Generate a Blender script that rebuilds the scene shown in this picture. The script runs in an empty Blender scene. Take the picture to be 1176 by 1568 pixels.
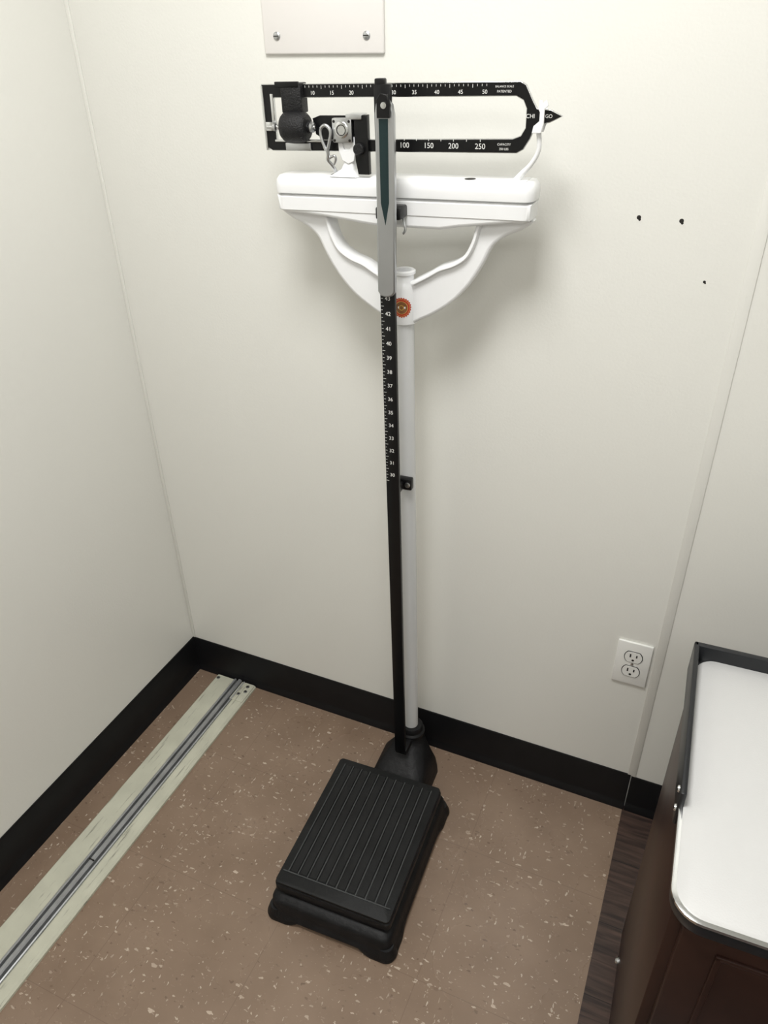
import bpy, bmesh, math, random
from mathutils import Vector, Matrix
random.seed(4)
scn=bpy.context.scene
try:
    scn.view_settings.view_transform='Standard'; scn.view_settings.look='None'
except Exception: pass
COL=scn.collection

# ---------------------------------------------------------------- materials
def mat(name,col,rough=.5,metal=0.,var=0.,vscale=8.,bump=0.,bscale=60.,coat=0.,spec=None):
    m=bpy.data.materials.new(name);m.use_nodes=True
    nt=m.node_tree;b=nt.nodes['Principled BSDF']
    b.inputs['Base Color'].default_value=(*col,1);b.inputs['Roughness'].default_value=rough
    b.inputs['Metallic'].default_value=metal
    if coat: b.inputs['Coat Weight'].default_value=coat;b.inputs['Coat Roughness'].default_value=.1
    if spec is not None: b.inputs['Specular IOR Level'].default_value=spec
    tc=nt.nodes.new('ShaderNodeTexCoord')
    if var>0:
        n=nt.nodes.new('ShaderNodeTexNoise');n.inputs['Scale'].default_value=vscale;n.inputs['Detail'].default_value=5
        nt.links.new(tc.outputs['Object'],n.inputs['Vector'])
        r=nt.nodes.new('ShaderNodeValToRGB')
        r.color_ramp.elements[0].position=.3;r.color_ramp.elements[1].position=.7
        r.color_ramp.elements[0].color=(*[c*(1-var) for c in col],1)
        r.color_ramp.elements[1].color=(*[min(1,c*(1+var)) for c in col],1)
        nt.links.new(n.outputs['Fac'],r.inputs['Fac']);nt.links.new(r.outputs['Color'],b.inputs['Base Color'])
    if bump>0:
        n2=nt.nodes.new('ShaderNodeTexNoise');n2.inputs['Scale'].default_value=bscale;n2.inputs['Detail'].default_value=3
        nt.links.new(tc.outputs['Object'],n2.inputs['Vector'])
        bp=nt.nodes.new('ShaderNodeBump');bp.inputs['Strength'].default_value=bump;bp.inputs['Distance'].default_value=.002
        nt.links.new(n2.outputs['Fac'],bp.inputs['Height']);nt.links.new(bp.outputs['Normal'],b.inputs['Normal'])
    return m

M_wall=mat('wall_paint',(.80,.797,.752),.34,var=.010,vscale=2.5,bump=.16,bscale=220)
M_ceil=mat('ceiling_paint',(.82,.82,.80),.8,var=.02,vscale=30)
M_base=mat('vinyl_baseboard',(.006,.006,.007),.42,var=.15,vscale=20,spec=.28)
M_white=mat('white_enamel',(.86,.868,.875),.28,var=.01,vscale=20,coat=.3)
M_pole=mat('pole_enamel',(.72,.73,.735),.25,var=.02,vscale=15,coat=.3)
M_iron=mat('black_cast_iron',(.007,.007,.008),.5,var=.3,vscale=30,bump=.6,bscale=90,spec=.28)
M_rub=mat('rubber_mat',(.008,.0085,.009),.55,var=.35,vscale=14,bump=.3,bscale=200,spec=.28)
M_rib=mat('rubber_rib',(.060,.063,.064),.6,var=.2,vscale=40,spec=.3)
M_blk=mat('black_paint',(.005,.005,.0055),.33,var=.1,vscale=40,spec=.3)
M_blkm=mat('black_knurled',(.008,.008,.009),.45,bump=.8,bscale=500,spec=.35)
M_chr=mat('chrome',(.68,.69,.69),.18,metal=1.,var=.04,vscale=30)
M_steel=mat('brushed_steel',(.55,.56,.57),.3,metal=1.,var=.12,vscale=30)
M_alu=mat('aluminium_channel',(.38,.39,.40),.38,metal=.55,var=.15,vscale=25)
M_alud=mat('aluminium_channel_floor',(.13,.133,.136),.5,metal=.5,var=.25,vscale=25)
M_mark=mat('white_marking',(.8,.8,.78),.6)
M_head=mat('headpiece_metal',(.46,.47,.48),.28,metal=.85,var=.05,vscale=12)
M_groove_refl=mat('headpiece_groove_reflection',(.035,.06,.065),.2,metal=.8)  # groove metal with a dark blue-green reflection painted into its colour
M_red=mat('emblem_red',(.50,.035,.02),.4)
M_gold=mat('emblem_gold',(.62,.38,.10),.35,metal=.3)
M_green=mat('emblem_center',(.22,.09,.03),.4)
M_plate=mat('cover_plate_paint',(.78,.755,.73),.4,var=.01,vscale=8)
M_outlet=mat('outlet_plastic',(.86,.86,.83),.35)
M_dark=mat('dark_recess',(.012,.010,.008),.8)
M_lam=mat('white_laminate',(.58,.58,.575),.38,var=.015,vscale=12,bump=.1,bscale=400)
M_cab=mat('cabinet_brown',(.028,.0115,.008),.36,var=.25,vscale=9,spec=.35)
M_rim=mat('cabinet_black_rim',(.012,.013,.015),.35,var=.1,vscale=20,spec=.4)

def make_cream():
    m=mat('track_cream_paint',(.54,.54,.44),.42,var=.08,vscale=18,bump=.1,bscale=60)
    nt=m.node_tree;N=nt.nodes;L=nt.links;b=N['Principled BSDF']
    src=b.inputs['Base Color'].links[0].from_socket
    tc=N.new('ShaderNodeTexCoord');mp=N.new('ShaderNodeMapping');mp.inputs['Scale'].default_value=(60,4,1);L.new(tc.outputs['Object'],mp.inputs[0])
    n=N.new('ShaderNodeTexNoise');n.inputs['Scale'].default_value=2;n.inputs['Detail'].default_value=8;n.inputs['Roughness'].default_value=.7;L.new(mp.outputs[0],n.inputs['Vector'])
    r=N.new('ShaderNodeValToRGB');r.color_ramp.elements[0].position=.575;r.color_ramp.elements[0].color=(0,0,0,1);r.color_ramp.elements[1].position=.66;r.color_ramp.elements[1].color=(.8,.8,.8,1)
    L.new(n.outputs['Fac'],r.inputs[0])
    mx=N.new('ShaderNodeMixRGB');mx.inputs[2].default_value=(.19,.185,.15,1);L.new(r.outputs[0],mx.inputs[0]);L.new(src,mx.inputs[1]);L.new(mx.outputs[0],b.inputs['Base Color'])
    return m
M_cream=make_cream()

# tile floor -----------------------------------------------------------
def make_tile():
    m=bpy.data.materials.new('vinyl_tile');m.use_nodes=True;nt=m.node_tree;N=nt.nodes;L=nt.links
    b=N['Principled BSDF'];tc=N.new('ShaderNodeTexCoord')
    n=N.new('ShaderNodeTexNoise');n.inputs['Scale'].default_value=9;n.inputs['Detail'].default_value=10
    L.new(tc.outputs['Object'],n.inputs['Vector'])
    r=N.new('ShaderNodeValToRGB');r.color_ramp.elements[0].position=.3;r.color_ramp.elements[1].position=.72
    r.color_ramp.elements[0].color=(.215,.148,.103,1);r.color_ramp.elements[1].color=(.262,.185,.132,1)
    L.new(n.outputs['Fac'],r.inputs['Fac'])
    cur=r.outputs['Color']
    def fleck(scale,thr,size,col,off,stretch,amt=.9):
        nonlocal cur
        mp=N.new('ShaderNodeMapping');mp.inputs['Location'].default_value=off
        mp.inputs['Rotation'].default_value=(0,0,off[0]);mp.inputs['Scale'].default_value=stretch
        L.new(tc.outputs['Object'],mp.inputs['Vector'])
        nz=N.new('ShaderNodeTexNoise');nz.inputs['Scale'].default_value=90;nz.inputs['Detail'].default_value=4
        L.new(mp.outputs[0],nz.inputs['Vector'])
        mx=N.new('ShaderNodeMixRGB');mx.blend_type='ADD';mx.inputs[0].default_value=.02
        L.new(mp.outputs[0],mx.inputs[1]);L.new(nz.outputs['Color'],mx.inputs[2])
        v=N.new('ShaderNodeTexVoronoi');v.inputs['Scale'].default_value=scale;v.voronoi_dimensions='2D'
        L.new(mx.outputs[0],v.inputs['Vector'])
        sp=N.new('ShaderNodeSeparateColor');L.new(v.outputs['Color'],sp.inputs[0])
        g=N.new('ShaderNodeMath');g.operation='GREATER_THAN';g.inputs[1].default_value=thr;L.new(sp.outputs[0],g.inputs[0])
        ml=N.new('ShaderNodeMath');ml.operation='MULTIPLY';ml.inputs[1].default_value=size;L.new(sp.outputs[1],ml.inputs[0])
        l=N.new('ShaderNodeMath');l.operation='LESS_THAN';L.new(v.outputs['Distance'],l.inputs[0]);L.new(ml.outputs[0],l.inputs[1])
        a=N.new('ShaderNodeMath');a.operation='MULTIPLY';L.new(g.outputs[0],a.inputs[0]);L.new(l.outputs[0],a.inputs[1])
        a2=N.new('ShaderNodeMath');a2.operation='MULTIPLY';L.new(a.outputs[0],a2.inputs[0])
        a3=N.new('ShaderNodeMapRange');a3.inputs[3].default_value=amt*.4;a3.inputs[4].default_value=amt;L.new(sp.outputs[2],a3.inputs[0])
        L.new(a3.outputs[0],a2.inputs[1])
        m2=N.new('ShaderNodeMixRGB');m2.inputs[2].default_value=(*col,1)
        L.new(a2.outputs[0],m2.inputs[0]);L.new(cur,m2.inputs[1]);cur=m2.outputs[0]
    fleck(88,.935,.42,(.54,.45,.36),(.3,1,0),(1,2.2,1),.9)
    fleck(105,.945,.40,(.58,.50,.41),(1.7,3,0),(2.2,1,1),.9)
    fleck(62,.972,.34,(.56,.46,.37),(4.1,2,0),(1,1.8,1),.9)
    fleck(95,.935,.40,(.12,.075,.052),(2.6,5,0),(1,1.8,1),.7)
    fleck(180,.89,.40,(.34,.26,.20),(5.2,7,0),(1,1.5,1),.6)
    sx=N.new('ShaderNodeSeparateXYZ');L.new(tc.outputs['Object'],sx.inputs[0])
    seam=None
    for ax,o in ((0,1.2147),(1,.05)):
        s=N.new('ShaderNodeMath');s.operation='SUBTRACT';s.inputs[1].default_value=o-.3048*20;L.new(sx.outputs[ax],s.inputs[0])
        d=N.new('ShaderNodeMath');d.operation='DIVIDE';d.inputs[1].default_value=.3048;L.new(s.outputs[0],d.inputs[0])
        f=N.new('ShaderNodeMath');f.operation='FRACT';L.new(d.outputs[0],f.inputs[0])
        l=N.new('ShaderNodeMath');l.operation='LESS_THAN';l.inputs[1].default_value=.004;L.new(f.outputs[0],l.inputs[0])
        if seam is None: seam=l
        else:
            x=N.new('ShaderNodeMath');x.operation='MAXIMUM';L.new(seam.outputs[0],x.inputs[0]);L.new(l.outputs[0],x.inputs[1]);seam=x
    sc=N.new('ShaderNodeMath');sc.operation='MULTIPLY';sc.inputs[1].default_value=.35;L.new(seam.outputs[0],sc.inputs[0])
    m3=N.new('ShaderNodeMixRGB');m3.inputs[2].default_value=(.10,.06,.045,1);L.new(sc.outputs[0],m3.inputs[0]);L.new(cur,m3.inputs[1])
    L.new(m3.outputs[0],b.inputs['Base Color'])
    rn=N.new('ShaderNodeTexNoise');rn.inputs['Scale'].default_value=5;rn.inputs['Detail'].default_value=6;L.new(tc.outputs['Object'],rn.inputs['Vector'])
    mr=N.new('ShaderNodeMapRange');mr.inputs[3].default_value=.17;mr.inputs[4].default_value=.38;L.new(rn.outputs['Fac'],mr.inputs[0]);L.new(mr.outputs[0],b.inputs['Roughness'])
    bp=N.new('ShaderNodeBump');bp.inputs['Strength'].default_value=.15;bp.inputs['Distance'].default_value=.002
    n5=N.new('ShaderNodeTexNoise');n5.inputs['Scale'].default_value=25;L.new(tc.outputs['Object'],n5.inputs['Vector'])
    L.new(n5.outputs['Fac'],bp.inputs['Height']);L.new(bp.outputs[0],b.inputs['Normal'])
    return m
def make_wood():
    m=bpy.data.materials.new('dark_wood_plank');m.use_nodes=True;nt=m.node_tree;N=nt.nodes;L=nt.links
    b=N['Principled BSDF'];tc=N.new('ShaderNodeTexCoord')
    mp=N.new('ShaderNodeMapping');mp.inputs['Scale'].default_value=(6,70,1);L.new(tc.outputs['Object'],mp.inputs[0])
    n=N.new('ShaderNodeTexNoise');n.inputs['Scale'].default_value=1.6;n.inputs['Detail'].default_value=8;n.inputs['Distortion'].default_value=.6
    L.new(mp.outputs[0],n.inputs['Vector'])
    r=N.new('ShaderNodeValToRGB');r.color_ramp.elements[0].position=.32;r.color_ramp.elements[1].position=.7
    r.color_ramp.elements[0].color=(.018,.010,.008,1);r.color_ramp.elements[1].color=(.085,.050,.038,1)
    L.new(n.outputs['Fac'],r.inputs[0])
    sx=N.new('ShaderNodeSeparateXYZ');L.new(tc.outputs['Object'],sx.inputs[0])
    d=N.new('ShaderNodeMath');d.operation='DIVIDE';d.inputs[1].default_value=.152;L.new(sx.outputs[1],d.inputs[0])
    f=N.new('ShaderNodeMath');f.operation='FRACT';L.new(d.outputs[0],f.inputs[0])
    l=N.new('ShaderNodeMath');l.operation='LESS_THAN';l.inputs[1].default_value=.012;L.new(f.outputs[0],l.inputs[0])
    m3=N.new('ShaderNodeMixRGB');m3.inputs[2].default_value=(.006,.004,.003,1);L.new(l.outputs[0],m3.inputs[0]);L.new(r.outputs[0],m3.inputs[1])
    L.new(m3.outputs[0],b.inputs['Base Color']);b.inputs['Roughness'].default_value=.42
    return m
M_tile=make_tile();M_wood=make_wood()
M_emit=bpy.data.materials.new('light_diffuser');M_emit.use_nodes=True
M_emit.node_tree.nodes['Principled BSDF'].inputs['Emission Color'].default_value=(1,.99,.97,1)
M_emit.node_tree.nodes['Principled BSDF'].inputs['Emission Strength'].default_value=2.0

# ---------------------------------------------------------------- helpers
def obj(name,me,m,parent=None,rot=None,smooth=None):
    if m is not None and not me.materials: me.materials.append(m)
    o=bpy.data.objects.new(name,me);COL.objects.link(o)
    if parent: o.parent=parent
    if rot: o.rotation_euler=rot
    if smooth:
        for p in me.polygons: p.use_smooth=True
        me.set_sharp_from_angle(angle=math.radians(smooth))
    return o
def bm_obj(name,bm,m,parent=None,rot=None,smooth=35):
    bmesh.ops.recalc_face_normals(bm,faces=bm.faces)
    me=bpy.data.meshes.new(name);bm.to_mesh(me);bm.free()
    return obj(name,me,m,parent,rot,smooth)
def add_box(bm,x0,x1,y0,y1,z0,z1,bev=0,seg=2):
    g=bmesh.ops.create_cube(bm,size=1)
    for v in g['verts']:
        v.co=Vector(((x0+x1)/2+v.co.x*(x1-x0),(y0+y1)/2+v.co.y*(y1-y0),(z0+z1)/2+v.co.z*(z1-z0)))
    if bev:
        es=list({e for v in g['verts'] for e in v.link_edges})
        bmesh.ops.bevel(bm,geom=es,offset=bev,segments=seg,affect='EDGES',profile=.5)
def box(name,x0,x1,y0,y1,z0,z1,m,bev=0,parent=None,rot=None,seg=2):
    bm=bmesh.new();add_box(bm,x0,x1,y0,y1,z0,z1,bev,seg);return bm_obj(name,bm,m,parent,rot)
def add_lathe(bm,prof,p,axis,n=40):
    p=Vector(p);axis=Vector(axis).normalized();q=axis.to_track_quat('Z','Y')
    rings=[]
    for r,h in prof:
        if r<1e-6: rings.append([bm.verts.new(p+q@Vector((0,0,h)))]);continue
        rings.append([bm.verts.new(p+q@Vector((r*math.cos(2*math.pi*i/n),r*math.sin(2*math.pi*i/n),h))) for i in range(n)])
    for a,b in zip(rings,rings[1:]):
        for i in range(n):
            j=(i+1)%n
            if len(a)==1: bm.faces.new((a[0],b[i],b[j]))
            elif len(b)==1: bm.faces.new((a[i],a[j],b[0]))
            else: bm.faces.new((a[i],a[j],b[j],b[i]))
    if len(rings[0])>1: bm.faces.new(rings[0][::-1])
    if len(rings[-1])>1: bm.faces.new(rings[-1])
def lathe(name,prof,p,axis,m,parent=None,rot=None,n=40):
    bm=bmesh.new();add_lathe(bm,prof,p,axis,n);return bm_obj(name,bm,m,parent,rot)
def rrect(cx,cy,hx,hy,r,z,n=6):
    pts=[]
    for qx,qy,a0 in ((1,1,0),(-1,1,90),(-1,-1,180),(1,-1,270)):
        for i in range(n+1):
            a=math.radians(a0+90*i/n)
            pts.append((cx+qx*(hx-r)+r*math.cos(a),cy+qy*(hy-r)+r*math.sin(a),z))
    return pts
def loft(name,rings,m,parent=None,rot=None,smooth=40,fn=None):
    bm=bmesh.new();R=[]
    for ri,ring in enumerate(rings):
        R.append([bm.verts.new(fn(p,ri) if fn else p) for p in ring])
    n=len(R[0])
    for a,b in zip(R,R[1:]):
        for i in range(n):
            j=(i+1)%n;bm.faces.new((a[i],a[j],b[j],b[i]))
    bm.faces.new(R[0][::-1]);bm.faces.new(R[-1])
    return bm_obj(name,bm,m,parent,rot,smooth)
def smoothpts(pts,n=6):
    out=[];N=len(pts)
    for i in range(N):
        p0,p1,p2,p3=[Vector(pts[k%N]) for k in (i-1,i,i+1,i+2)]
        for s in range(n):
            t=s/n
            out.append(.5*((2*p1)+(-p0+p2)*t+(2*p0-5*p1+4*p2-p3)*t*t+(-p0+3*p1-3*p2+p3)*t**3))
    return out
def curve_mesh(cu,M=None):
    o=bpy.data.objects.new('tmp',cu);COL.objects.link(o)
    dg=bpy.context.evaluated_depsgraph_get()
    me=bpy.data.meshes.new_from_object(o.evaluated_get(dg))
    bpy.data.objects.remove(o)
    if M: me.transform(M)
    me.materials.clear()
    return me
XZ=Matrix.Rotation(math.pi/2,4,'X')
def plate(name,loops,yc,th,m,bev=0,parent=None,rot=None):
    cu=bpy.data.curves.new('c','CURVE');cu.dimensions='2D';cu.fill_mode='BOTH'
    for lp in loops:
        s=cu.splines.new('POLY');s.points.add(len(lp)-1);s.use_cyclic_u=True
        for i,p in enumerate(lp): s.points[i].co=(p[0],p[1],0,1)
    cu.extrude=th/2-bev;cu.bevel_depth=bev;cu.bevel_resolution=2;cu.offset=-bev
    me=curve_mesh(cu,Matrix.Translation((0,yc,0))@XZ)
    return obj(name,me,m,parent,rot,40)
def tube(name,pts,r,m,parent=None,rot=None,cyc=False,radii=None):
    cu=bpy.data.curves.new('c','CURVE');cu.dimensions='3D';cu.bevel_depth=r;cu.bevel_resolution=4;cu.use_fill_caps=True
    s=cu.splines.new('NURBS');s.points.add(len(pts)-1)
    for i,p in enumerate(pts):
        s.points[i].co=(*p,1)
        if radii: s.points[i].radius=radii[i]
    s.order_u=3;s.use_endpoint_u=not cyc;s.use_cyclic_u=cyc;s.resolution_u=8
    return obj(name,curve_mesh(cu),m,parent,rot,60)
def text_bm(items,rotM=XZ):
    bm=bmesh.new()
    for body,size,x,y,z in items:
        cu=bpy.data.curves.new('t','FONT');cu.body=body;cu.size=size;cu.align_x='CENTER';cu.align_y='CENTER';cu.extrude=.0001;cu.resolution_u=3
        me=curve_mesh(cu,Matrix.Translation((x,y,z))@rotM);bm.from_mesh(me);bpy.data.meshes.remove(me)
    return bm
def empty(name,loc,rz=0):
    e=bpy.data.objects.new(name,None);COL.objects.link(e);e.location=loc;e.rotation_euler=(0,0,rz);e.empty_display_size=.1;return e

# ---------------------------------------------------------------- room
XR,YF,H=2.6,-3.0,2.45;SEAM=1.2158
bm=bmesh.new()
for x0,x1 in ((0,1.2147),(1.2147,XR)): add_box(bm,x0-(.1 if x0==0 else 0),x1+(.1 if x1==XR else 0),YF-.1,.1,-.08,0)
fl=bm_obj('floor',bm,M_tile,smooth=None);fl.data.materials.append(M_wood)
for p in fl.data.polygons:
    if p.center.x>1.2147: p.material_index=1
box('wall_back',-.1,XR+.1,0,.1,-.08,H+.1,M_wall)
box('wall_left',-.1,0,YF,0,-.08,H+.1,M_wall)
box('wall_right',XR,XR+.1,YF,0,-.08,H+.1,M_wall)
box('wall_front',-.1,XR+.1,YF-.1,YF,-.08,H+.1,M_wall)
box('ceiling',0,XR,YF,0,H,H+.1,M_ceil)
def baseboard(name,a,b,inward,h=.112):
    a=Vector((*a,0));b=Vector((*b,0));n=Vector((*inward,0))
    prof=[(0,0),(.013,0),(.013,.004),(.0065,.014),(.004,.022),(.004,h-.003),(.0025,h),(0,h)]
    bm=bmesh.new();R=[[bm.verts.new(p+n*d+Vector((0,0,z))) for d,z in prof] for p in (a,b)]
    for i in range(len(prof)):
        j=(i+1)%len(prof);bm.faces.new((R[0][i],R[0][j],R[1][j],R[1][i]))
    bm.faces.new(R[0]);bm.faces.new(R[1][::-1])
    return bm_obj(name,bm,M_base)
baseboard('baseboard_back',(0,0),(SEAM+.001,0),(0,-1))
baseboard('baseboard_back_right',(SEAM+.003,0),(XR,0),(0,-1),.108)
baseboard('baseboard_left',(0,YF),(0,0),(1,0))
baseboard('baseboard_right',(XR,YF),(XR,0),(-1,0))
baseboard('baseboard_front',(0,YF),(XR,YF),(0,1))
box('trim_1',SEAM-.006,SEAM+.012,-.0022,0,.109,H,M_wall,.0008)
box('trim_2',0,.009,-.0025,0,.113,H,M_wall,.0008)
# ---------------------------------------------------------------- cover plate
e=empty('blank_wall_cover_plate',(0,0,0))
bm=bmesh.new();add_box(bm,.411,.627,-.006,0,1.535,1.72,.003,3)
bm_obj('plate',bm,M_plate,e)
for i,(x,z) in enumerate(((.437,1.561),(.598,1.560),(.437,1.695),(.598,1.695))):
    lathe('screw_%d'%(i+1),[(.0062,0),(.0062,.0012),(.0045,.0026),(0,.003)],(x,-.006,z),(0,-1,0),M_steel,e,n=20)
    box('screw_slot_%d'%(i+1),x-.0045,x+.0045,-.0096,-.0085,z-.0007,z+.0007,M_dark,0,e)
# ---------------------------------------------------------------- holes
bm=bmesh.new()
for x,z,r in ((1.045,1.319,.0033),(1.107,1.318,.0034),(1.156,1.232,.0022)):
    add_lathe(bm,[(r,0),(r*.8,.0004)],(x,0,z),(0,-1,0),14)
    add_lathe(bm,[(r*.6,0),(r*.5,.0005)],(x+.0015,0,z-r*.9),(0,-1,0),10)
bm_obj('wall_screw_holes',bm,M_dark)
# ---------------------------------------------------------------- outlet
e=empty('electrical_outlet',(1.169,0,.4436))
bm=bmesh.new();add_box(bm,-.035,.035,-.0055,0,-.057,.057,.0025,3);bm_obj('faceplate',bm,M_outlet,e)
for k,zc in enumerate((.0195,-.0195)):
    a=[]
    for i in range(36):
        t=2*math.pi*i/36;a.append((.0172*math.cos(t),zc+max(-.0135,min(.0135,.0172*math.sin(t)))))
    b=[(x*1.09,zc+(z-zc)*1.1) for x,z in a]
    plate('socket_gap_%d'%k,[b],-.0055,.0014,M_dark,0,e)
    plate('socket_%d'%k,[a],-.0062,.002,M_outlet,0,e)
    for sx,h in ((-.0063,.0085),(.0063,.0068)):
        box('slot_%d_%s'%(k,'l' if sx<0 else 'r'),sx-.0014,sx+.0014,-.0075,-.007,zc+.003-h/2+.001,zc+.003+h/2+.001,M_dark,0,e)
    lathe('ground_hole_%d'%k,[(.0026,0),(.0026,.0005)],(0,-.007,zc-.0075),(0,-1,0),M_dark,e,n=14)
lathe('center_screw',[(.003,0),(.003,.0008),(0,.0016)],(0,-.0055,0),(0,-1,0),M_steel,e,n=16)

# ---------------------------------------------------------------- floor track
e=empty('floor_guide_track',(0,0,0))
Y0,Y1=-2.2,-.016
def strip(name,prof,m,y0=Y0,y1=Y1):
    bm=bmesh.new();R=[[bm.verts.new((x,y,z)) for x,z in prof] for y in (y0,y1)]
    n=len(prof)
    for i in range(n):
        j=(i+1)%n;bm.faces.new((R[0][i],R[0][j],R[1][j],R[1][i]))
    bm.faces.new(R[0]);bm.faces.new(R[1][::-1]);return bm_obj(name,bm,m,e,None,30)
strip('wide_base_strip',[(.078,0),(.078,.005),(.081,.008),(.134,.008),(.136,.006),(.136,0)],M_cream)
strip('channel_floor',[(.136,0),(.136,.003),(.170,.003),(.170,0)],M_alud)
strip('channel_wall_inner',[(.136,.003),(.136,.012),(.1375,.013),(.142,.013),(.142,.003)],M_alu)
strip('channel_rib',[(.148,.003),(.148,.013),(.151,.016),(.157,.016),(.160,.013),(.160,.003)],M_alu)
strip('channel_wall_outer',[(.166,.003),(.166,.012),(.1675,.013),(.170,.012),(.170,.003)],M_alu)
strip('narrow_base_strip',[(.170,0),(.170,.008),(.173,.010),(.200,.010),(.205,.006),(.205,0)],M_cream)
bm=bmesh.new();add_box(bm,.163,.203,-.085,-.018,.0095,.0118,.0008);bm_obj('end_bracket',bm,M_cream,e)
for i,(x,y) in enumerate(((.088,-.028),(.188,-.03),(.192,-.048),(.178,-.062))):
    zt=.008 if x<.1 else .0117
    lathe('track_screw_%d'%i,[(.0055,0),(.005,.0015),(.002,.002),(0,.0014)],(x,y,zt),(0,0,1),M_steel,e,n=18)
    lathe('track_screw_recess_%d'%i,[(.0022,0),(.0022,.0003)],(x,y,zt+.0018),(0,0,1),M_dark,e,n=12)
box('rail_joint',.1475,.1605,-.62,-.617,.0145,.0168,M_dark,0,e)

# ================================================================ SCALE
S=empty('physician_beam_scale',(.711,-.092,0),math.radians(2.4))
LN=(0,-.0125,0)
cx,cy=-.0155,-.2756
def basefn(p,ri):
    x,y,z=p
    dx,dy=abs(x-cx),abs(y-cy)
    if ri<=2:
        k=0
        if dy>.15 and dx<.088: k=min(1,(.088-dx)/.02)
        if dx>.10 and dy<.135: k=max(k,min(1,(.135-dy)/.025))
        z+=.012*k*(1 if ri<2 else .75)
        if dy>.15: y-=math.copysign(.004*k,y-cy)
        else: x-=math.copysign(.004*k,x-cx)
    return (x,y,z)
def rrd(hx,hy,r,z,n=5,k=18):
    pts=rrect(cx,cy,hx,hy,r,z,n);out=[]
    for i,p in enumerate(pts):
        out.append(p);q=pts[(i+1)%len(pts)]
        if (i+1)%(n+1)==0:
            for s in range(1,k): out.append(tuple(p[c]+(q[c]-p[c])*s/k for c in range(3)))
    return out
loft('base_casting',[rrd(.138,.190,.018,.001),rrd(.143,.196,.020,.001),rrd(.143,.196,.020,.009),rrd(.138,.190,.020,.020),rrd(.134,.186,.020,.032),rrd(.133,.185,.020,.050),rrd(.128,.180,.019,.057),rrd(.119,.166,.016,.060),rrd(.118,.165,.016,.072)],M_iron,S,fn=basefn,smooth=50)
bm=bmesh.new()
for sx in (-1,1):
    for sy in (-1,1):
        add_lathe(bm,[(.022,0),(.024,.006),(.021,.016),(.016,.030)],(cx+sx*.121,cy+sy*.173,0),(0,0,1),24)
bm_obj('base_feet',bm,M_iron,S)
loft('platform_plate',[rrect(cx,cy,.121,.163,.010,.069),rrect(cx,cy,.1275,.1690,.011,.072),rrect(cx,cy,.1275,.1690,.011,.087),rrect(cx,cy,.1250,.1670,.010,.0895)],M_iron,S)
loft('platform_mat',[rrect(cx,cy,.1240,.1660,.009,.089),rrect(cx,cy,.1252,.1670,.009,.091),rrect(cx,cy,.1252,.1670,.009,.0960),rrect(cx,cy,.1235,.1655,.008,.0970)],M_rub,S)
bm=bmesh.new()
for i in range(11):
    x=cx-.1075+i*.0215
    add_box(bm,x-.0011,x+.0011,cy-.138,cy+.152,.0960,.0994,.0004,1)
add_box(bm,cx-.119,cx+.119,cy-.1404,cy-.1384,.0962,.0988)
bm_obj('platform_ribs',bm,M_rib,S)
bm=bmesh.new()
for i in range(10):
    x=cx-.1075+(i+.5)*.0215
    add_box(bm,x-.0078,x+.0078,cy-.136,cy+.150,.0965,.0988,.0008,1)
bm_obj('platform_mat_pads',bm,M_rub,S)
loft('neck_casting',[rrect(-.006,-.052,.072,.075,.02,.001),rrect(-.006,-.052,.071,.074,.02,.02),rrect(-.006,-.048,.066,.070,.02,.045),rrect(-.005,-.042,.062,.062,.025,.060),
  rrect(-.003,-.030,.054,.052,.03,.075),rrect(-.001,-.014,.042,.042,.036,.095),rrect(0,-.004,.033,.033,.032,.112),rrect(0,0,.029,.029,.0289,.122),rrect(0,0,.0285,.0285,.0284,.135)],M_iron,S,smooth=60)
lathe('neck_collar',[(.030,0),(.031,.003),(.031,.008),(.0265,.012),(.0265,.022),(.024,.026),(.018,.027)],(0,0,.130),(0,0,1),M_iron,S)
box('rod_foot_clip',-.018,.010,-.066,-.020,.118,.135,M_iron,.003,S)
lathe('column',[(.0165,0),(.0165,1.05)],(0,0,.13),(0,0,1),M_pole,S,LN,n=48)
lathe('yoke_hub',[(.0175,0),(.0215,.003),(.0222,.012),(.0222,.060),(.0185,.070),(.0165,.074),(.0165,.082),(.0195,.085),(.0195,.089),(.0165,.091),(.013,.090),(.013,.082)],(0,0,1.142),(0,0,1),M_white,S,LN,n=48)
def lo(p): return (p[0],p[1]-.010*max(0,min(1,(1.315-p[1])/.13)))
half=[(.010,1.158),(.034,1.164),(.060,1.178),(.090,1.199),(.116,1.226),(.136,1.256),(.150,1.282),(.170,1.297),(.194,1.307),(.212,1.320),(.19,1.328),(.136,1.328),(.128,1.310),(.122,1.290),(.109,1.270),(.089,1.257),(.066,1.249),(.046,1.238),(.028,1.225),(.010,1.218)]
half=[lo(p) for p in half]
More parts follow.
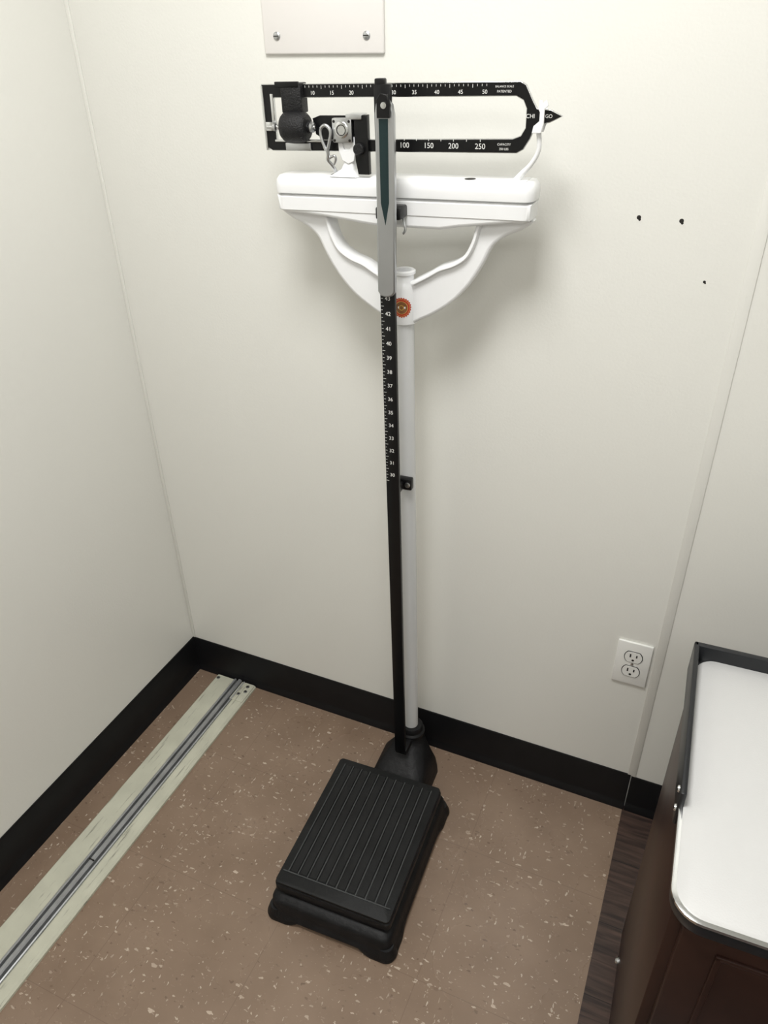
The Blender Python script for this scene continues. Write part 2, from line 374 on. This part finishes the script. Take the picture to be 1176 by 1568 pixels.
for sgn,nm in ((1,'right'),(-1,'left')):
    pts=[(sgn*p[0],p[1]) for p in half]
    if sgn<0: pts=pts[::-1]
    plate('yoke_arm_'+nm,[[ (v.x,v.y) for v in smoothpts([(*p,0) for p in pts],4)]],0,.022,M_white,.005,S,LN)
    path=[lo(p) for p in [(.020,1.222),(.046,1.235),(.066,1.246),(.089,1.254),(.109,1.267),(.121,1.288),(.128,1.310),(.140,1.322)]]
    dp=[]
    for k in range(len(path)-1):
        P=[Vector(path[max(0,k-1)]),Vector(path[k]),Vector(path[k+1]),Vector(path[min(len(path)-1,k+2)])]
        for s in range(4):
            t=s/4;dp.append(.5*((2*P[1])+(-P[0]+P[2])*t+(2*P[0]-5*P[1]+4*P[2]-P[3])*t*t+(-P[0]+3*P[1]-3*P[2]+P[3])*t**3))
    dp.append(Vector(path[-1]));path=dp
    bm=bmesh.new();rings=[]
    for k in range(len(path)):
        a=path[max(0,k-1)];b=path[min(len(path)-1,k+1)];t=(b-a).normalized();nn=Vector((-t.y,t.x));p=path[k]
        w=.018;rg=[]
        for dy,dn in ((-w,-.002),(-w,.001),(-w+.003,.003),(w-.003,.003),(w,.001),(w,-.002),(w-.006,-.005),(-w+.006,-.005)):
            q=p+nn*dn;rg.append(bm.verts.new((sgn*q.x,dy,q.y)))
        rings.append(rg)
    for a,b in zip(rings,rings[1:]):
        for i in range(8):
            j=(i+1)%8;bm.faces.new((a[i],a[j],b[j],b[i]))
    bm.faces.new(rings[0]);bm.faces.new(rings[-1][::-1])
    bm_obj('yoke_flange_'+nm,bm,M_white,S,LN,60)
# housing
pr=[(-.208,1.322),(-.17,1.318),(-.12,1.314),(-.06,1.307),(-.03,1.304),(.07,1.304),(.10,1.309),(.16,1.316),(.208,1.322),(.210,1.346),(-.210,1.346)]
plate('housing_body',[pr],0,.056,M_white,.005,S,LN)
loft('housing_body_rim',[rrect(0,0,.205,.025,.012,1.319),rrect(0,0,.2105,.0295,.014,1.324),rrect(0,0,.2105,.0295,.014,1.343),rrect(0,0,.207,.026,.013,1.3465)],M_white,S,LN)
loft('housing_cover',[rrect(0,0,.2075,.0265,.013,1.347),rrect(0,0,.2125,.0315,.016,1.3495),rrect(0,0,.2130,.032,.016,1.360),rrect(0,0,.2115,.031,.016,1.369),rrect(0,0,.207,.0275,.014,1.3745),rrect(0,0,.198,.020,.010,1.376)],M_white,S,LN,smooth=60)
bm=bmesh.new()
add_lathe(bm,[(.0085,0),(.0085,.0006)],(.112,-.012,1.3757),(0,0,1),24)
add_box(bm,-.117,-.095,-.012,-.002,1.3755,1.3763)
bm_obj('cover_slots',bm,M_dark,S,LN)
bm=bmesh.new();add_box(bm,.163,.199,-.022,.014,1.3740,1.3770,.001);bm_obj('cover_end_plate',bm,M_white,S,LN)
# beam frame
YB=-.018
def ux(u): return -.22+(u-407)*.00103
outer=[(-.222,1.503),(.182,1.503),(.190,1.499),(.200,1.481),(.207,1.470),(.226,1.4685),(.243,1.4605),(.226,1.4525),(.207,1.449),(.200,1.432),(.191,1.418),(.182,1.413),(-.212,1.410),(-.219,1.414)]
hole=[(-.203,1.484),(-.203,1.426),(.175,1.432),(.186,1.436),(.192,1.446),(.192,1.470),(.187,1.480),(.177,1.485)]
def inset(pts,d):
    n=len(pts);out=[];area=sum(pts[i][0]*pts[(i+1)%n][1]-pts[(i+1)%n][0]*pts[i][1] for i in range(n))
    s=1 if area>0 else -1
    for i in range(n):
        a,b,c=Vector(pts[i-1]),Vector(pts[i]),Vector(pts[(i+1)%n])
        n1=Vector((-(b-a).y,(b-a).x)).normalized();n2=Vector((-(c-b).y,(c-b).x)).normalized()
        m=n1+n2;m=m/max(.5,m.length_squared/2)
        out.append(tuple(b+m*d*s))
    return out
plate('beam_frame',[outer,hole],YB,.006,M_chr,.0006,S,LN)
plate('beam_face',[inset(outer,.0010),inset(hole,-.0010)],YB-.0032,.0008,M_blk,0,S,LN)
items=[];yt=YB-.0040
for u,s in ((490,'10'),(521,'15'),(552,'20'),(617,'30'),(648,'35'),(681,'40'),(715,'45'),(749,'50')): items.append((s,.0075,ux(u),yt,1.4905))
for u,s in ((632,'100'),(669,'150'),(706,'200'),(745,'250')): items.append((s,.0105,ux(u),yt,1.4212))
items+=[('CAPACITY',.0042,ux(779),yt,1.4245),('350 LBS',.0042,ux(779),yt,1.4185),('BALANCE SCALE',.0035,ux(776),yt,1.4970),('PATENTED',.0042,ux(776),yt,1.4910),('CHI',.0075,.1985,yt,1.4605),('GO',.0065,.224,yt,1.4605)]
bm=text_bm(items)
k=0;u=472
while u<752:
    h=.0045 if k%5==0 else .0028
    add_box(bm,ux(u)-.0003,ux(u)+.0003,yt-.0001,yt+.0001,1.5005-h,1.5005);u+=6.5;k+=1
for u in (632,650.5,669,687.5,706,725,745): add_box(bm,ux(u)-.0004,ux(u)+.0004,yt-.0001,yt+.0001,1.4275,1.4305)
bm_obj('beam_markings',bm,M_mark,S,LN,smooth=None)
PX=.012
box('upper_poise',-.1965+PX,-.162+PX,YB-.013,YB+.010,1.4640,1.5045,M_blkm,.002,S,LN)
box('upper_poise_cap',-.205+PX,-.165+PX,YB-.014,YB-.009,1.499,1.5065,M_blk,.001,S,LN)
lathe('lower_poise',[(.006,0),(.006,.003),(.017,.004),(.0205,.008),(.0220,.013),(.0220,.036),(.0205,.042),(.017,.046),(.008,.047),(.008,.051)],(-.1965+.007,YB-.010,1.445),(1,0,0),M_blkm,S,LN)
lathe('poise_axle',[(.0032,0),(.0032,.084)],(-.214,YB-.010,1.445),(1,0,0),M_chr,S,LN,n=16)
lathe('poise_nut',[(.006,0),(.0075,.002),(.0075,.006),(.005,.008)],(-.140,YB-.010,1.445),(1,0,0),M_steel,S,LN,n=20)
lathe('poise_end_nut',[(.004,0),(.0065,.0015),(.0065,.006),(.004,.007)],(-.204,YB-.010,1.445),(1,0,0),M_steel,S,LN,n=20)
bm=bmesh.new();add_box(bm,-.216,-.203,YB-.012,YB+.006,1.439,1.452,.0015);add_box(bm,-.2225,-.2185,YB-.006,YB+.004,1.411,1.5005,.0008)
add_box(bm,-.207,-.2015,YB-.006,YB-.003,1.45,1.490,.0008);add_box(bm,-.205,-.120,YB-.006,YB-.003,1.4235,1.4265,.0006)
bm_obj('beam_end_fittings',bm,M_chr,S,LN)
bm=bmesh.new();add_box(bm,-.186,-.142,YB-.008,YB-.001,1.4115,1.4225,.001);bm_obj('capacity_plate',bm,M_steel,S,LN)
plate('beam_gusset',[[(-.140,1.456),(-.128,1.460),(-.06,1.460),(-.05,1.45),(-.05,1.416),(-.118,1.416),(-.128,1.43),(-.136,1.434)]],YB+.004,.006,M_blk,.0006,S,LN)
# pivot
bm=bmesh.new();add_box(bm,ux(522),ux(554),YB-.014,YB-.003,1.424,1.458,.0025);bm_obj('pivot_block',bm,M_steel,S,LN)
lathe('pivot_cap',[(.0115,0),(.0115,.002),(.010,.003),(.0065,.003),(.006,.0022),(0,.0022)],((ux(522)+ux(554))/2,YB-.0135,1.442),(0,-1,0),M_chr,S,LN,n=28)
bm=bmesh.new();xc=(ux(522)+ux(554))/2
for i in range(28):
    a0=2*math.pi*i/28;a1=2*math.pi*(i+1)/28
    vs=[bm.verts.new((xc+r*math.cos(a),YB-.0167,1.442+r*math.sin(a))) for r,a in ((.0066,a0),(.0066,a1),(.0078,a1),(.0078,a0))];bm.faces.new(vs)
bm_obj('pivot_cap_groove',bm,M_dark,S,LN)
bm=bmesh.new()
for dx in (-.0125,.0125):
    for dz in (.0125,-.0135): add_lathe(bm,[(.0020,0),(.0020,.0008)],(xc+dx,YB-.0137,1.441+dz),(0,-1,0),12)
bm_obj('pivot_rivets',bm,M_dark,S,LN)
bm=bmesh.new();add_box(bm,ux(545),ux(570),YB-.014,YB+.01,1.456,1.463,.001);bm_obj('pivot_top_clip',bm,M_steel,S,LN)
loft('pivot_pedestal',[rrect(-.088,-.016,.026,.013,.006,1.3755),rrect(-.087,-.016,.020,.012,.006,1.379),rrect(-.083,-.016,.011,.008,.005,1.386),rrect(-.080,-.016,.009,.007,.005,1.397),rrect(-.080,-.016,.0085,.007,.005,1.414),rrect(-.082,-.016,.011,.007,.005,1.428)],M_white,S,LN,smooth=60)
plate('pedestal_fork',[[(-.090,1.399),(-.080,1.394),(-.070,1.398),(-.066,1.415),(-.068,1.432),(-.074,1.430),(-.076,1.414),(-.086,1.414),(-.090,1.430),(-.096,1.430),(-.095,1.412)]],-.022,.006,M_white,.001,S,LN)
plate('beam_stop_block',[[(-.066,1.462),(-.044,1.462),(-.044,1.380),(-.062,1.380),(-.066,1.40)]],YB-.006,.010,M_blk,.001,S,LN)
lathe('beam_stop_knob',[(.0085,0),(.0085,.006),(.007,.008),(.003,.008)],(-.058,YB-.011,1.416),(0,-1,0),M_blkm,S,LN,n=24)
tube('link_loop',[(-.112,-.034,1.414),(-.119,-.034,1.430),(-.120,-.034,1.444),(-.111,-.034,1.450),(-.102,-.034,1.442),(-.104,-.034,1.430),(-.109,-.034,1.416)],.0026,M_steel,S,LN)
tube('link_rod',[(-.111,-.033,1.417),(-.109,-.032,1.407),(-.113,-.030,1.400),(-.108,-.026,1.393),(-.105,-.020,1.384),(-.104,-.014,1.376)],.0028,M_steel,S,LN)
tube('link_hook',[(-.109,-.031,1.402),(-.100,-.031,1.408),(-.097,-.030,1.400),(-.103,-.028,1.393)],.0020,M_steel,S,LN)
tube('beam_tip_guide',[(.182,-.012,1.376),(.188,-.013,1.384),(.203,-.016,1.398),(.213,-.018,1.415),(.213,-.019,1.430),(.211,-.020,1.444)],.0034,M_white,S,LN,radii=[1.6,1.3,1,1,1,1.1])
plate('beam_tip_yoke',[[(.203,1.440),(.216,1.440),(.219,1.452),(.219,1.470),(.224,1.474),(.221,1.481),(.216,1.477),(.215,1.480),(.211,1.481),(.210,1.470),(.2125,1.466),(.2125,1.455),(.205,1.449)]],YB-.009,.004,M_white,.0008,S,LN)
plate('beam_tip_yoke_back',[[(.203,1.440),(.216,1.440),(.220,1.452),(.220,1.470),(.213,1.470),(.213,1.455),(.205,1.449)]],YB+.008,.003,M_white,.0006,S,LN)
# height rod
box('height_rod',-.0165,.0085,-.068,-.059,.125,1.504,M_blk,.0012,S,LN)
its=[];top=1.203;st=.0250
for i,nn in enumerate(range(43,29,-1)): its.append((str(nn),.0095,-.0035,-.0683,top-i*st))
bm=text_bm(its)
for i in range(14*4+1):
    z=top+st/2-i*st/4
    w=.007 if i%4==0 else (.005 if i%2==0 else .0035)
    add_box(bm,-.0152,-.0152+w*.7,-.06835,-.0681,z-.0003,z+.0003)
bm_obj('height_rod_markings',bm,M_mark,S,LN,smooth=None)
box('height_rod_cap',-.0155,.0,-.067,-.056,1.500,1.511,M_blk,.002,S,LN)
hp=[(-.0155,1.217),(-.011,1.2105),(-.002,1.208),(.008,1.2105),(.0135,1.217),(.0165,1.35),(.0175,1.468),(.0145,1.480),(.006,1.488),(-.005,1.488),(-.0095,1.480),(-.0115,1.468),(-.0130,1.35)]
plate('headpiece_arm',[hp],-.0745,.010,M_head,.0024,S,LN)
plate('headpiece_groove_reflection',[[(.001,1.318),(.0075,1.350),(.0090,1.462),(-.0050,1.462),(-.0055,1.350)]],-.0795,.0006,M_groove_refl,0,S,LN)  # thin pointed groove inlay; its dark teal colour paints in a reflection
plate('headpiece_hinge',[[(-.006,1.463),(.012,1.463),(.0145,1.480),(.010,1.492),(.000,1.494),(-.006,1.486)]],-.082,.006,M_blk,.001,S,LN)
lathe('hinge_screw',[(.0045,0),(.0042,.0012),(0,.0018)],(.005,-.085,1.479),(0,-1,0),M_chr,S,LN,n=20)
bm=bmesh.new();add_box(bm,-.023,.018,-.0615,-.028,1.322,1.340,.003);bm_obj('rod_bracket_upper',bm,M_blk,S,LN)
tube('bracket_thumbscrew',[(.010,-.035,1.326),(.016,-.040,1.316),(.020,-.042,1.303),(.015,-.042,1.299)],.0022,M_steel,S,LN)
ZB=.838
bm=bmesh.new();add_box(bm,-.012,.019,-.030,-.0155,ZB-.012,ZB+.012,.003);add_box(bm,-.012,.004,-.061,-.028,ZB-.008,ZB+.008,.002)
bm_obj('rod_bracket_lower',bm,M_blk,S,LN)
lathe('bracket_screw',[(.0055,0),(.005,.002),(0,.003)],(.011,-.030,ZB),(0,-1,0),M_steel,S,LN,n=20)
# emblem on hub
def disc(r0,r1,off,bm,teeth=0):
    Rh=.0223+off;n=48;zc=1.175;A=[];B=[]
    for i in range(n):
        a=2*math.pi*i/n;ro=r1*(1-.12*(i%2) if teeth else 1)
        for r,Lst in ((r0,A),(ro,B)):
            x=r*math.cos(a);th=x/Rh+.12;Lst.append(bm.verts.new((Rh*math.sin(th),-Rh*math.cos(th),zc+r*math.sin(a))))
    for i in range(n):
        j=(i+1)%n;bm.faces.new((A[i],A[j],B[j],B[i]))
bm=bmesh.new();disc(.010,.0175,.0003,bm,1);bm_obj('emblem_ring',bm,M_red,S,LN)
bm=bmesh.new();disc(.0001,.0105,.0004,bm);bm_obj('emblem_center',bm,M_green,S,LN)
bm=bmesh.new();disc(.0100,.0110,.0006,bm);disc(.003,.0050,.0006,bm,1);disc(.0138,.0146,.0006,bm);bm_obj('emblem_gold',bm,M_gold,S,LN)

# ================================================================ CABINET
C=empty('rolling_supply_cabinet',(1.259,-.318,0),math.radians(1.8))
CX0,CX1,CYB,CYF,CT=-.001,.50,-.004,-.412,.776
box('cabinet_body',CX0+.003,CX1-.004,CYF+.012,CYB-.002,.028,CT-.022,M_cab,.002,C)
bm=bmesh.new()
for x in (CX0+.03,CX1-.03):
    for y in (CYF+.05,CYB-.03):
        add_lathe(bm,[(.0,0),(.012,.0005),(.013,.002),(.013,.014),(.009,.018),(.006,.020),(.006,.03)],(x,y,.0),(0,0,1),20)
bm_obj('leveling_feet',bm,M_rim,C)
def toprr(h0,z,r=.035):
    x0,x1,y0,y1=CX0-.002+h0,CX1+.002-h0,CYF-.012+h0,CYB-h0
    return rrect((x0+x1)/2,(y0+y1)/2,(x1-x0)/2,(y1-y0)/2,r,z,8)
loft('top_edge_band',[toprr(.001,CT-.024),toprr(0,CT-.022),toprr(0,CT-.004),toprr(.001,CT-.0015)],M_rim,C)
loft('top_chrome_bead',[toprr(.0015,CT-.006),toprr(-.0012,CT-.005),toprr(-.0012,CT-.001),toprr(.0015,CT+.0002)],M_chr,C)
loft('laminate_top',[toprr(.0035,CT-.006,.032),toprr(.0035,CT+.0005,.032),toprr(.0055,CT+.0015,.03)],M_lam,C)
bm=bmesh.new();yr=-.285
add_box(bm,-.0065,.001,yr,0,CT-.034,CT+.024,.0025)
add_box(bm,-.0065,CX1+.008,-.010,0,CT-.034,CT+.024,.0025)
add_box(bm,CX1,CX1+.0075,yr,0,CT-.034,CT+.024,.0025)
bm_obj('gallery_rim',bm,M_rim,C)
bm=bmesh.new()
for y,z in ((yr+.006,CT-.010),(yr+.020,CT+.008)):
    add_lathe(bm,[(.0045,0),(.004,.002),(0,.003)],(-.0065,y,z),(-1,0,0),16)
bm_obj('rim_screws',bm,M_chr,C)
def front(name,z0,z1):
    yf=CYF+.012
    bm=bmesh.new();add_box(bm,CX0+.016,CX1-.016,yf-.014,yf+.001,z0,z1,.003)
    bm_obj(name,bm,M_cab,C)
    bm=bmesh.new()
    x0,x1=CX0+.055,CX1-.055;w=.007
    for a in ((x0,x1,z1-.032,z1-.032+w),(x0,x1,z0+.026,z0+.026+w),(x0,x0+w,z0+.026,z1-.026),(x1-w,x1,z0+.026,z1-.026)):
        add_box(bm,a[0],a[1],yf-.018,yf-.013,a[2],a[3],.0018)
    bm_obj(name+'_moulding',bm,M_cab,C)
    zc=(z0+z1)/2
    tube(name+'_pull',[((x0+x1)/2-.045,yf-.014,zc),((x0+x1)/2-.044,yf-.036,zc),((x0+x1)/2+.044,yf-.036,zc),((x0+x1)/2+.045,yf-.014,zc)],.004,M_chr,C)
front('drawer_front',.50,.742);front('door_front',.04,.49)
lathe('side_bumper',[(.008,0),(.008,.003),(.0055,.006),(.003,.006),(.003,.003),(0,.003)],(CX0+.003,-.075,.042),(-1,0,0),M_chr,C,n=20)

# ---------------------------------------------------------------- lights
for i,(x,y,sx,sy,en) in enumerate(((.80,-.85,.50,.50,21),(1.6,-2.2,1.2,.6,12))):
    e=empty('ceiling_light_panel',(x,y,H))
    box('frame',-sx/2-.03,sx/2+.03,-sy/2-.03,sy/2+.03,-.02,-.001,M_white,.003,e)
    box('diffuser',-sx/2,sx/2,-sy/2,sy/2,-.024,-.0195,M_emit,.001,e)
    l=bpy.data.lights.new('panel_light','AREA');l.shape='RECTANGLE';l.size=sx;l.size_y=sy;l.energy=en;l.color=(1,.99,.97)
    lo_=bpy.data.objects.new('panel_light',l);COL.objects.link(lo_);lo_.parent=e;lo_.location=(0,0,-.03)
w=bpy.data.worlds.new('World');scn.world=w;w.use_nodes=True
w.node_tree.nodes['Background'].inputs[0].default_value=(.8,.85,.9,1);w.node_tree.nodes['Background'].inputs[1].default_value=.3

# ---------------------------------------------------------------- camera
yaw,pit,r=.4287,.5689,.0218
F=Vector((-math.sin(yaw)*math.cos(pit),math.cos(yaw)*math.cos(pit),-math.sin(pit)))
R=Vector((math.cos(yaw),math.sin(yaw),0));U=R.cross(F)
R2=R*math.cos(r)-U*math.sin(r);U2=U*math.cos(r)+R*math.sin(r)
cd=bpy.data.cameras.new('camera');co=bpy.data.objects.new('camera',cd);COL.objects.link(co)
Mx=Matrix((R2,U2,-F)).transposed().to_4x4();Mx.translation=Vector((1.1884,-1.2715,1.5740));co.matrix_world=Mx
cd.sensor_fit='HORIZONTAL';cd.sensor_width=36;cd.lens=36*1167.68/1176;cd.clip_start=.02
scn.camera=co
